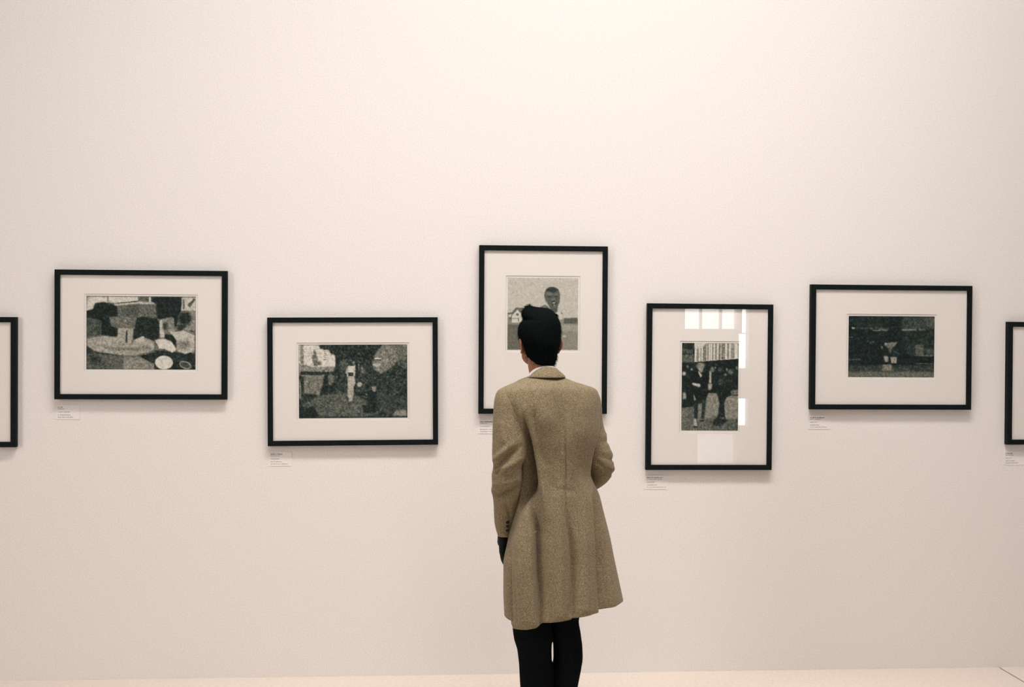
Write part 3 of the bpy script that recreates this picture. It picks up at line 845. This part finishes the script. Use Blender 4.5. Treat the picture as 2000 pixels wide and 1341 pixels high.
SLEEVE_FOLDS = [
    [(1016, 872, -.002, 5), (1004, 882, -.007, 6), (990, 893, -.009, 6), (976, 906, -.008, 5), (964, 913, -.005, 5)],
    [(1018, 895, .003, 5), (1004, 905, .006, 6), (985, 915, .006, 6)],
    [(998, 868, .003, 6), (982, 884, .006, 6), (966, 898, .004, 6)],
    [(974, 918, -.004, 3), (968, 924, -.006, 3), (975, 928, 0, 3)],
    [(1012, 948, -.003, 4), (998, 956, -.009, 5), (984, 962, -.009, 5), (972, 966, -.007, 4), (961, 958, -.004, 4)],
    [(1010, 938, .003, 6), (990, 943, .006, 7), (970, 946, .004, 7)],
    [(1012, 968, .002, 5), (1000, 975, .005, 6), (978, 978, .004, 7)],
    [(972, 1046, .0012, 2.0), (997, 1046, .0012, 2.0)],
    [(1000, 800, 0, 5), (1008, 822, -.003, 5), (1013, 850, -.002, 5)],
    [(978, 830, .002, 8), (984, 860, .003, 8)], [(990, 985, -.002, 4), (996, 1005, -.003, 4), (994, 1020, 0, 4)],
]
V = displace(V, [[(p[0], p[1], p[2]*2.0, p[3]) for p in st] for st in SLEEVE_FOLDS], len(vs2), n2)
# turn the cuff inwards so that the sleeve end is a hollow opening
G3 = V.reshape(len(vs2), n2, 3)
tail = []
for k, (sc, dz) in enumerate(((.92, 0), (.86, .006), (.84, .05))):
    ring = G3[-1].copy(); c = ring.mean(0)
    ring[:, :2] = c[:2]+(ring[:, :2]-c[:2])*sc; ring[:, 2] += dz
    tail.append(ring)
base_i = (len(vs2)-1)*n2; nb = len(V)
V = np.concatenate([V]+tail)
prev = base_i
for k in range(3):
    cur = nb+k*n2
    for j in range(n2):
        q = (j+1) % n2
        Fc.append((prev+j, prev+q, cur+q, cur+j))
    prev = cur
Fc.append(tuple(prev+j for j in range(n2)))
sl = link_mesh('sleeve', V, Fc, M_WOOL, coat, True, PL)

# buttons on the left cuff
for k in range(3):
    p = at(991.2, 1020+k*7.2, YM); tgt = None
    bz_ = p
    # sit on the sleeve's back surface
    uu, vv = project(G3.reshape(-1, 3))
    d2 = (uu-991.2)**2+(vv-(1020+k*7.2))**2+np.where(G3.reshape(-1, 3)[:, 1] > G3[..., 1].mean(1).repeat(n2), 1e4, 0)
    q = G3.reshape(-1, 3)[np.argmin(d2)]
    Vb = []
    for (rr, yy) in ((0.0005, -.0025), (.0035, -.0032), (.0072, -.0030), (.0078, -.001), (.0072, .003)):
        a_ = np.linspace(0, 2*math.pi, 16, endpoint=False)
        Vb.append(np.stack([q[0]+rr*np.cos(a_), np.full(16, q[1]+yy), q[2]+rr*np.sin(a_)], -1))
    vb, fb = rings_mesh(Vb)
    link_mesh('cuff_button', vb, fb, M_BUTTON, coat, False, PL)

# --- tube helper ---
def tube(pts, n=40, sub=8, flat=1.0):
    """pts: rows (x,y,z,r); Catmull-Rom spine, round rings"""
    P = np.asarray(pts, float)
    Q = []
    for i in range(len(P)-1):
        p0 = P[max(i-1, 0)]; p1 = P[i]; p2 = P[i+1]; p3 = P[min(i+2, len(P)-1)]
        for t in np.linspace(0, 1, sub, endpoint=False):
            Q.append(.5*((2*p1)+(-p0+p2)*t+(2*p0-5*p1+4*p2-p3)*t*t+(-p0+3*p1-3*p2+p3)*t**3))
    Q.append(P[-1]); Q = np.array(Q)
    T = np.gradient(Q[:, :3], axis=0); T /= np.linalg.norm(T, axis=1, keepdims=True)
    ref = np.array([0, 1., 0]) if abs(T[0][1]) < .8 else np.array([1., 0, 0])
    R = []; prev = ref
    for q, t in zip(Q, T):
        a_ = prev-t*(prev@t); a_ /= np.linalg.norm(a_); prev = a_
        b_ = np.cross(t, a_)
        th = np.linspace(0, 2*math.pi, n, endpoint=False)
        R.append(q[:3]+q[3]*(np.outer(np.cos(th), a_)*flat+np.outer(np.sin(th), b_)))
    return R

# --- right sleeve, elbow bent, hand in the front pocket ---
def mp_(u, v, y, r): p = at(u, v, YM+y); return (p[0], p[1], p[2], r)
RS = [mp_(1150, 766, .045, .012), mp_(1152, 773, .05, .040), mp_(1150, 792, .060, .054), mp_(1149.5, 820, .068, .0575), mp_(1155, 848, .070, .0585), mp_(1164, 876, .064, .057),
      mp_(1172, 900, .058, .055), mp_(1176, 913, .066, .0495), mp_(1172, 924, .095, .046), mp_(1163, 933, .135, .044), mp_(1148, 943, .180, .041), mp_(1128, 953, .215, .038)]
R = tube(RS, 90, 12)
V, Fc = rings_mesh(R); V = np.array(V)
RF = [[(1186, 846, .003, 5), (1176, 852, .002, 5)], [(1192, 862, -.006, 4), (1178, 862, -.003, 5)], [(1200, 897, -.006, 3.5), (1190, 898, -.004, 4), (1172, 890, -.004, 5)],
      [(1196, 886, .004, 5), (1182, 880, .003, 5)], [(1198, 926, -.004, 3), (1180, 918, -.005, 4), (1166, 900, -.004, 5)], [(1200, 916, .004, 4), (1190, 912, .002, 4)], [(1183, 930, .002, 4), (1172, 912, .003, 4)]]
u, v = project(V)
cen = np.array(R).mean(1).repeat(90, 0); nr = V-cen; nr /= np.linalg.norm(nr, axis=1, keepdims=True)+1e-9
V = V+nr*fold_disp(u, v, RF)[:, None]
link_mesh('sleeve', V, Fc, M_WOOL, coat, True, PL)

# --- coat collar: a folded band standing round the neck ---
def collar_ring(cx, vback, hw, hd, yc, drop, n=96, lift=0.0, phi=PHI*.8):
    c = at(cx, vback, YM+yc)
    th = np.linspace(0, 2*math.pi, n, endpoint=False)
    x = np.cos(th)*hw; y = np.sin(th)*hd                 # y<0: back of the neck
    f = (y+hd)/(2*hd)                                    # 0 back ... 1 front
    P = c+np.outer(x, [math.cos(phi), math.sin(phi), 0])+np.outer(y, [-math.sin(phi), math.cos(phi), 0])
    P[:, 2] -= drop(f, np.cos(th))
    return P
topdrop = lambda f, c: .085*f**1.15 + .010*np.clip(-c, 0, 1)*f
lowdrop = lambda f, c: .0 + .045*np.clip(f-.3, 0, 1)
def blend_rings(A, B, k): return A*(1-k)+B*k
Atop = collar_ring(1061.5, 716.5, .0625, .066, .022, topdrop)
Bin = collar_ring(1061.5, 722, .056, .060, .024, topdrop)
Low = collar_ring(1064.5, 735, .0830, .088, .012, lowdrop)
Lin = collar_ring(1064.5, 736.5, .0775, .083, .014, lowdrop)
ring_list = [Bin, blend_rings(Bin, Atop, .75)+[0, 0, .0015], Atop+[0, 0, .0018]]
for k in (.12, .3, .5, .7, .88, 1.0):
    r_ = blend_rings(Atop, Low, k); r_[:, 2] = Atop[:, 2]*(1-k)+Low[:, 2]*k
    cc = r_.mean(0); d = r_-cc; d[:, 2] = 0; d /= np.linalg.norm(d, axis=1, keepdims=True)
    r_ += d*.005*math.sin(math.pi*k)
    ring_list.append(r_)
ring_list += [Low-[0, 0, .0012], Lin]
V, Fc = rings_mesh(ring_list, False, False)
for j in range(96):
    q = (j+1) % 96
    Fc.append(((len(ring_list)-1)*96+j, (len(ring_list)-1)*96+q, q, j))
link_mesh('collar', V, Fc, M_WOOL, coat, True, PL)

# shirt collar: thin white band just inside, slightly higher
sdrop = lambda f, c: .072*f**1.1 + .006*np.clip(-c, 0, 1)*f
Sa = collar_ring(1059.5, 713.2, .0600, .060, .025, sdrop)
Sb = collar_ring(1059.5, 713.8, .0565, .0565, .026, sdrop)
Sc = collar_ring(1059.5, 740, .0580, .058, .022, sdrop)
Sd = collar_ring(1059.5, 740, .0545, .0545, .024, sdrop)
V, Fc = rings_mesh([Sd, Sb, (Sa+Sb)/2+[0, 0, .0008], Sa, Sc], False, False)
for j in range(96):
    q = (j+1) % 96
    Fc.append((4*96+j, 4*96+q, q, j))
link_mesh('shirt_collar', V, Fc, M_SHIRT, person, True, PL)

# --- trousers ---
def leg(table, phi=0.0):
    t = np.asarray(table, float)
    vv = np.arange(t[0, 0], t[-1, 0]+.1, 4.0)
    R = body_rings(vv, smooth_interp(vv, t, 1), smooth_interp(vv, t, 2), smooth_interp(vv, t, 3), smooth_interp(vv, t, 4), 64, phi, 2.1)
    V, F_ = rings_mesh(R); V = np.array(V)
    st = [[(1002, 1232, -.003, 3), (1020, 1240, -.003, 4), (1040, 1236, 0, 4)], [(1008, 1262, -.004, 3), (1025, 1258, -.003, 4), (1050, 1262, 0, 4)], [(1013, 1277, -.003, 3), (1030, 1282, -.002, 4)],
          [(1131, 1212, -.003, 3), (1118, 1218, -.003, 4), (1100, 1216, 0, 4)], [(1138, 1270, -.002, 4), (1120, 1262, -.003, 4), (1100, 1266, 0, 4)], [(1137, 1300, -.002, 4), (1115, 1308, -.003, 4)]]
    return displace(V, st, len(vv), 64), F_
LL = [(1040, 1010, 1072, .085, .01), (1150, 1001, 1073, .085, 0), (1215, 1001, 1076, .080, -.015), (1245, 1004, 1080.5, .076, -.02), (1256, 1007, 1077.6, .072, -.02), (1268, 1010.5, 1077, .070, -.02),
      (1288, 1013, 1077.4, .067, -.02), (1297, 1014, 1080.5, .067, -.02), (1315, 1015, 1081, .066, -.025), (1341, 1016.5, 1081, .064, -.03), (1380, 1024, 1078, .060, -.03), (1420, 1031, 1077, .056, -.03)]
LR = [(1040, 1062, 1130, .085, .03), (1150, 1070, 1132, .085, .03), (1195, 1072, 1132, .080, .02), (1213, 1074, 1130.5, .078, .02), (1235, 1076, 1134, .076, .02), (1247, 1077, 1135.5, .074, .02), (1257, 1080.4, 1137, .072, .02), (1280, 1080.9, 1138, .070, .02),
      (1290, 1080.2, 1137.5, .068, .02), (1300, 1077, 1136, .067, .015), (1320, 1075, 1132, .066, .01), (1341, 1074, 1128, .064, .01), (1380, 1074, 1122, .060, .01), (1417, 1076, 1119, .056, .01)]
g = Geo()
for T_ in (LL, LR):
    a_, b_ = leg(T_); g.add(a_, b_)
HP = [(1030, 1018, 1125, .085, .01), (1060, 1006, 1132, .105, .01), (1110, 1001, 1134, .112, .01), (1160, 1002, 1132, .095, .01), (1185, 1020, 1115, .06, .01)]
vv = np.arange(1030, 1186, 5.0)
R = body_rings(vv, smooth_interp(vv, HP, 1), smooth_interp(vv, HP, 2), smooth_interp(vv, HP, 3), smooth_interp(vv, HP, 4), 64)
a_, b_ = rings_mesh(R); g.add(a_, b_)
tr = link_mesh('trousers', g.v, g.f, M_TROU, person, True, PL)

# --- shoes, standing on the floor ---
def shoe(u, y, ang):
    c = at(u, 1428, YM+y); c[2] = 0
    dr = np.array([math.sin(ang), math.cos(ang), 0]); sd = np.array([math.cos(ang), -math.sin(ang), 0])
    st = [(-.085, .026, .030, .075), (-.078, .034, .04, .085), (-.05, .037, .04, .088), (-.01, .036, .03, .082), (.04, .037, .0, .060), (.09, .045, 0, .046), (.13, .046, 0, .040), (.165, .038, 0, .034), (.188, .020, 0, .024)]
    R = []
    for (s, hw, _, ht) in st:
        th = np.linspace(0, 2*math.pi, 28, endpoint=False)
        x = np.cos(th)*hw; z = np.where(np.sin(th) > 0, .02+np.sin(th)*(ht-.02), .02+np.sin(th)*.018)
        x = np.sign(x)*np.abs(x/hw)**.8*hw
        R.append(c+np.outer(np.full(28, s), dr)+np.outer(x, sd)+np.outer(z, [0, 0, 1]))
    v1, f1 = rings_mesh(R)
    o = link_mesh('shoe', v1, f1, M_GLOVE, person, True, PL)
    R = []
    for (s, hw, _, ht) in st:
        hw2 = hw+.003
        R.append(np.array([c+dr*s+sd*a+np.array([0, 0, z]) for a, z in ((-hw2, 0.0), (hw2, 0.0), (hw2, .012), (-hw2, .012))]))
    v1, f1 = rings_mesh(R)
    so = link_mesh('sole', v1, f1, M_TROU, o, False, PL)
shoe(1053, -.005, -.45); shoe(1099, .035, .0)

# --- body: one continuous surface from tapered limbs, voxel-fused ---
def ball(g, c, rx, ry, rz, phi=0.0, seg=24, rg=14):
    R = []
    for i in range(rg+1):
        a_ = math.pi*(i+.02)/(rg+.04)-0
        th = np.linspace(0, 2*math.pi, seg, endpoint=False)
        x = np.cos(th)*math.sin(a_)*rx; y = np.sin(th)*math.sin(a_)*ry; z = np.full(seg, math.cos(a_)*rz)
        R.append(np.stack([c[0]+x*math.cos(phi)-y*math.sin(phi), c[1]+x*math.sin(phi)+y*math.cos(phi), c[2]+z], -1))
    g.add(*rings_mesh(R))

def limb(g, pts, n=20, sub=4):
    P = [tuple(p) for p in pts]
    g.add(*rings_mesh(tube(P, n, sub)))
    for p in P:
        ball(g, p[:3], p[3], p[3], p[3], 0, 14, 8)

def fuse(name, g, vox, mat, parent, smooth_it=4, loc=PL):
    # faces point outwards for the voxel fuse
    bm = bmesh.new()
    vs_ = [bm.verts.new(p) for p in g.v]
    for f_ in g.f:
        try: bm.faces.new([vs_[i] for i in f_])
        except ValueError: pass
    bmesh.ops.recalc_face_normals(bm, faces=bm.faces)
    me = bpy.data.meshes.new('tmp'); bm.to_mesh(me); bm.free()
    o = bpy.data.objects.new('tmp', me); COL.objects.link(o)
    m = o.modifiers.new('r', 'REMESH'); m.mode = 'VOXEL'; m.voxel_size = vox
    s_ = o.modifiers.new('s', 'SMOOTH'); s_.factor = .5; s_.iterations = smooth_it
    dg = bpy.context.evaluated_depsgraph_get()
    me2 = bpy.data.meshes.new_from_object(o.evaluated_get(dg))
    bpy.data.objects.remove(o); bpy.data.meshes.remove(me)
    me2.name = name
    me2.transform(Matrix.Translation(-Vector(loc)))
    me2.materials.clear(); me2.materials.append(mat); me2.shade_smooth()
    o2 = bpy.data.objects.new(name, me2); COL.objects.link(o2); o2.parent = parent
    return o2

HPHI = math.radians(17)
hx_, hy_ = np.array([math.cos(HPHI), math.sin(HPHI), 0]), np.array([-math.sin(HPHI), math.cos(HPHI), 0])
HC = at(1055.5, 655, YM+.045)
def hp(x, y, z): return HC+hx_*x+hy_*y+np.array([0, 0, z])
g = Geo()
ball(g, hp(0, -.004, .004), .071, .086, .092, HPHI)            # cranium
ball(g, hp(0, .035, -.035), .064, .060, .085, HPHI)            # face
ball(g, hp(0, .052, -.088), .040, .038, .032, HPHI)            # chin and jaw
limb(g, [(*hp(-.060, .005, -.055), .018), (*hp(-.050, .035, -.085), .018), (*hp(-.020, .070, -.104), .018), (*hp(.020, .070, -.104), .018), (*hp(.050, .035, -.085), .018), (*hp(.060, .005, -.055), .018)])
limb(g, [(*hp(0, .088, .004), .009), (*hp(0, .101, -.018), .011), (*hp(0, .108, -.034), .013)])       # nose
limb(g, [(*hp(-.013, .096, -.037), .008), (*hp(.013, .096, -.037), .008)])
limb(g, [(*hp(-.045, .072, .018), .009), (*hp(-.018, .084, .020), .009), (*hp(.018, .084, .020), .009), (*hp(.045, .072, .018), .009)])   # brow
limb(g, [(*hp(-.022, .084, -.062), .006), (*hp(0, .092, -.060), .0075), (*hp(.022, .084, -.062), .006)])  # lips
limb(g, [(*hp(-.018, .083, -.071), .006), (*hp(0, .089, -.072), .0075), (*hp(.018, .083, -.071), .006)])
for sx in (-1, 1):                                             # ears: rim, bowl, lobe
    rim = [(-.004, .000, -.030), (.002, -.012, -.018), (.008, -.017, .002), (.008, -.012, .018), (.004, .000, .024), (0, .009, .014)]
    limb(g, [(*hp(sx*(.084+a_*.9)-.001, b_+.000, c_-.040), .0055) for a_, b_, c_ in rim], 12)
    ball(g, hp(sx*.078, .002, -.040), .010, .013, .022, HPHI)
    ball(g, hp(sx*.081, .004, -.069), .007, .008, .008, HPHI)
nk = at(1058, 735, YM+.018)
limb(g, [(*hp(-.002, -.010, -.060), .056), (*at(1057.0, 700, YM+.030), .0575), (*at(1057.3, 716, YM+.024), .0545), (*at(1059, 728, YM+.018), .0535), (*at(1062, 748, YM+.012), .062)])
def bp_(u, v, y): return at(u, v, YM+y)
# torso (inside the coat)
for (v_, l_, r_, b_) in ((775, 990, 1155, .085), (800, 992, 1158, .095), (840, 1005, 1152, .100), (880, 1022, 1146, .095), (930, 1030, 1140, .090), (980, 1026, 1145, .092), (1030, 1020, 1145, .095), (1070, 1016, 1128, .090)):
    c = bp_((l_+r_)/2, v_, .01); ball(g, c, (r_-l_)/2*PX*.80, b_*.62, .06, PHI)
# arms
limb(g, [(*bp_(998, 785, -.06), .040), (*bp_(996, 840, -.078), .036), (*bp_(991, 910, -.084), .029), (*bp_(989, 960, -.060), .026), (*bp_(986, 1010, -.018), .023), (*bp_(985, 1046, .010), .023)])
limb(g, [(*bp_(1150, 790, .06), .040), (*bp_(1155, 845, .07), .038), (*bp_(1168, 900, .068), .030), (*bp_(1163, 930, .130), .030), (*bp_(1128, 953, .212), .026)])
# legs
for T_ in (LL, LR):
    pts = []
    for (v_, l_, r_, b_, y_) in T_[1:]:
        c = bp_((l_+r_)/2, v_, y_); pts.append((*c, min((r_-l_)/2*PX, b_)*.68))
    limb(g, pts)
# left hand (inside the glove)
def hand(w0, w1, side, spread, rad=1.0, bend=.0, skip_arm=False):
    """w0 wrist, w1 end of palm (knuckle middle); side = unit vector across the palm towards the thumb; spread unused"""
    w0 = np.asarray(w0); w1 = np.asarray(w1)
    ax = (w1-w0)/np.linalg.norm(w1-w0); side = side-ax*(side@ax); side /= np.linalg.norm(side); nrm_ = np.cross(ax, side)
    out = []
    out.append([(*(w0), .023*rad), (*(w0+ax*.03), .024*rad)])
    ln = (.066, .075, .070, .056)
    for k in range(4):
        s_ = (1.5-k)*.0185
        a_ = w0+ax*.015+side*s_*.6; kn = w1+side*s_-ax*(.003*abs(k-1))
        out.append([(*a_, .017*rad), (*kn, .0115*rad)])
        c1 = kn+(ax*.96+nrm_*bend*.3)*ln[k]*.48; c2 = c1+(ax*.9+nrm_*bend*.6)*ln[k]*.3; c3 = c2+(ax*.8+nrm_*bend*.9)*ln[k]*.25
        out.append([(*kn, .0105*rad), (*c1, .0095*rad), (*c2, .0086*rad), (*c3, .0076*rad)])
    t0 = w0+ax*.022+side*.020; t1 = w0+ax*.050+side*.040+nrm_*.006; t2 = w0+ax*.078+side*.046+nrm_*.014; t3 = w0+ax*.1+side*.042+nrm_*.02
    out.append([(*t0, .015*rad), (*t1, .0125*rad), (*t2, .0105*rad), (*t3, .0085*rad)])
    return out
wl0, wl1 = bp_(984.2, 1046, .012), bp_(983.5, 1076, .024)
sideL = np.array([.25, .95, 0])
for ch in hand(wl0, wl1, sideL, 0, .8, .5): limb(g, ch, 12, 3)
for ch in hand(bp_(1128, 953, .212), bp_(1105, 965, .235), np.array([0, .3, 1.]), 0, .85, .5): limb(g, ch, 12, 3)
body = fuse('body', g, .0055, M_SKIN, person, 3)
for sx in (-1, 1):
    gg = Geo(); ec = hp(sx*.031, .0745, .000); ball(gg, ec, .0115, .0125, .0095)
    eo = link_mesh('eye', gg.v, gg.f, M_EYE, body, True, PL)
    eo.data.materials.append(M_HAIR)
    for p_ in eo.data.polygons:
        d_ = np.array(p_.center)+PL-ec
        if d_@hy_ > .0100: p_.material_index = 1

# glove on the left hand
g = Geo()
for ch in hand(wl0+np.array([0, 0, .004]), wl1, sideL, 0, 1.12, .5): limb(g, ch, 14, 3)
gl = fuse('glove', g, .0028, M_GLOVE, person, 2)
g = Geo()
for ch in hand(bp_(1128, 953, .212), bp_(1105, 965, .235), np.array([0, .3, 1.]), 0, 1.12, .5): limb(g, ch, 14, 3)
fuse('glove', g, .0028, M_GLOVE, person, 2)

# --- hair: dense short cap with a swept quiff, plus fine strands along it ---
HT = [  # v, uL, uR, back depth, front depth, yc
    (596.5, 1031, 1036, .008, .020, .085), (598, 1028.5, 1040, .018, .030, .082), (600, 1026, 1058, .034, .036, .074), (602.5, 1023.5, 1073, .050, .044, .066), (606.5, 1020.5, 1079.5, .062, .052, .060),
    (611.5, 1019, 1084.5, .072, .062, .054), (617, 1019.3, 1088, .081, .070, .050), (621, 1021, 1090.3, .086, .076, .048), (624.5, 1022.3, 1092, .090, .078, .047), (627, 1020, 1093, .092, .080, .046),
    (630, 1016.5, 1094, .095, .080, .045), (635, 1013.7, 1095, .098, .075, .045), (641, 1012.2, 1095.5, .102, .065, .045), (650, 1011.5, 1095.8, .106, .045, .045), (660, 1013, 1095.4, .108, .015, .045),
    (668, 1016.2, 1094.6, .108, .006, .045), (674, 1019, 1093.4, .106, .002, .045), (681, 1022, 1091, .102, 0, .044), (687, 1024.3, 1089, .097, 0, .043), (695, 1028, 1087.7, .090, 0, .040),
    (701, 1031, 1086.8, .084, 0, .037), (707, 1034.5, 1084.5, .076, 0, .034), (711, 1037.5, 1083.5, .068, 0, .032), (714, 1042, 1082, .058, 0, .030)]
vh = np.arange(596.5, 714.1, 1.25)
R = []; nh = 120
c_ = [smooth_interp(vh, HT, k) for k in range(1, 6)]
for i, v_ in enumerate(vh):
    l_, r_, bd, fd, yc = [c_[k][i] for k in range(5)]
    cen = at((l_+r_)/2, v_, YM+yc); a_ = (r_-l_)/2*PX
    th = np.linspace(0, 2*math.pi, nh, endpoint=False)
    x = np.cos(th)*a_; y = np.sin(th); y = np.where(y < 0, y*bd, y*fd)
    R.append(cen+np.stack([x, y, np.zeros(nh)], -1))
V, Fc = rings_mesh(R); V = np.array(V)
# gentle clumps running downwards
G3 = V.reshape(len(vh), nh, 3)
th = np.linspace(0, 2*math.pi, nh, endpoint=False)
for i, v_ in enumerate(vh):
    amp = .0012
    wv = np.sin(th*17+v_*.03)*.5+np.sin(th*29-v_*.05+1.3)*.4+rng.standard_normal(nh)*.25
    c = G3[i].mean(0); d = G3[i]-c; d /= np.linalg.norm(d, axis=1, keepdims=True)+1e-6
    G3[i] += d*(wv*amp)[:, None]
hair = link_mesh('hair', V, Fc, M_HAIR, person, True, PL)
# strands
SV, SF = [], []
def strand(p, d, L_, r_):
    d = d/np.linalg.norm(d); s_ = np.cross(d, [0, 1, 0]); s_ /= np.linalg.norm(s_)+1e-9; t_ = np.cross(d, s_)
    n0 = len(SV)
    q = p+d*L_*.5+np.array([0, 0, .0])
    e = p+d*L_+np.array([0, 0, -.12*L_])
    for (cc, rr) in ((p, r_), (q, r_*.8)):
        for k in range(3):
            a = 2*math.pi*k/3
            SV.append(cc+s_*math.cos(a)*rr+t_*math.sin(a)*rr)
    SV.append(e)
    for k in range(3):
        j = (k+1) % 3
        SF.extend([(n0+k, n0+j, n0+3+j, n0+3+k), (n0+3+k, n0+3+j, n0+6)])
for _ in range(2600):
    i = int(rng.integers(0, len(vh)-1)); j = int(rng.integers(0, nh))
    p = G3[i, j]
    if p[1] > HC[1]+.02 and vh[i] > 640: continue
    c = G3[i].mean(0); out = (p-c); out[2] = 0; out /= np.linalg.norm(out)+1e-6
    topw = max(0, (612-vh[i])/15)
    dirn = out*.55+np.array([.25*out[0], 0, -1.0+1.2*topw])+np.array([-.7, .3, .3])*topw+rng.standard_normal(3)*.12
    strand(p-out*.002, dirn, rng.uniform(.008, .018), .0005)
# wisps of the quiff and a stray tuft at the right of the crown
for k in range(60):
    q = at(rng.uniform(1024, 1040), rng.uniform(598.5, 601), YM+.07+rng.uniform(-.02, .03))
    strand(q, np.array([rng.uniform(-.2, .9), rng.uniform(-.2, .2), rng.uniform(.2, .7)]), rng.uniform(.006, .012), .0006)
for k in range(26):
    q = at(rng.uniform(1083, 1087), rng.uniform(611, 616), YM+.03+rng.uniform(-.01, .01))
    strand(q, np.array([1.0, 0, -.75+rng.uniform(-.15, .15)]), rng.uniform(.012, .021), .0007)
so = link_mesh('hair_strand', SV, SF, M_HAIR, hair, False, PL)
so['kind'] = 'stuff'
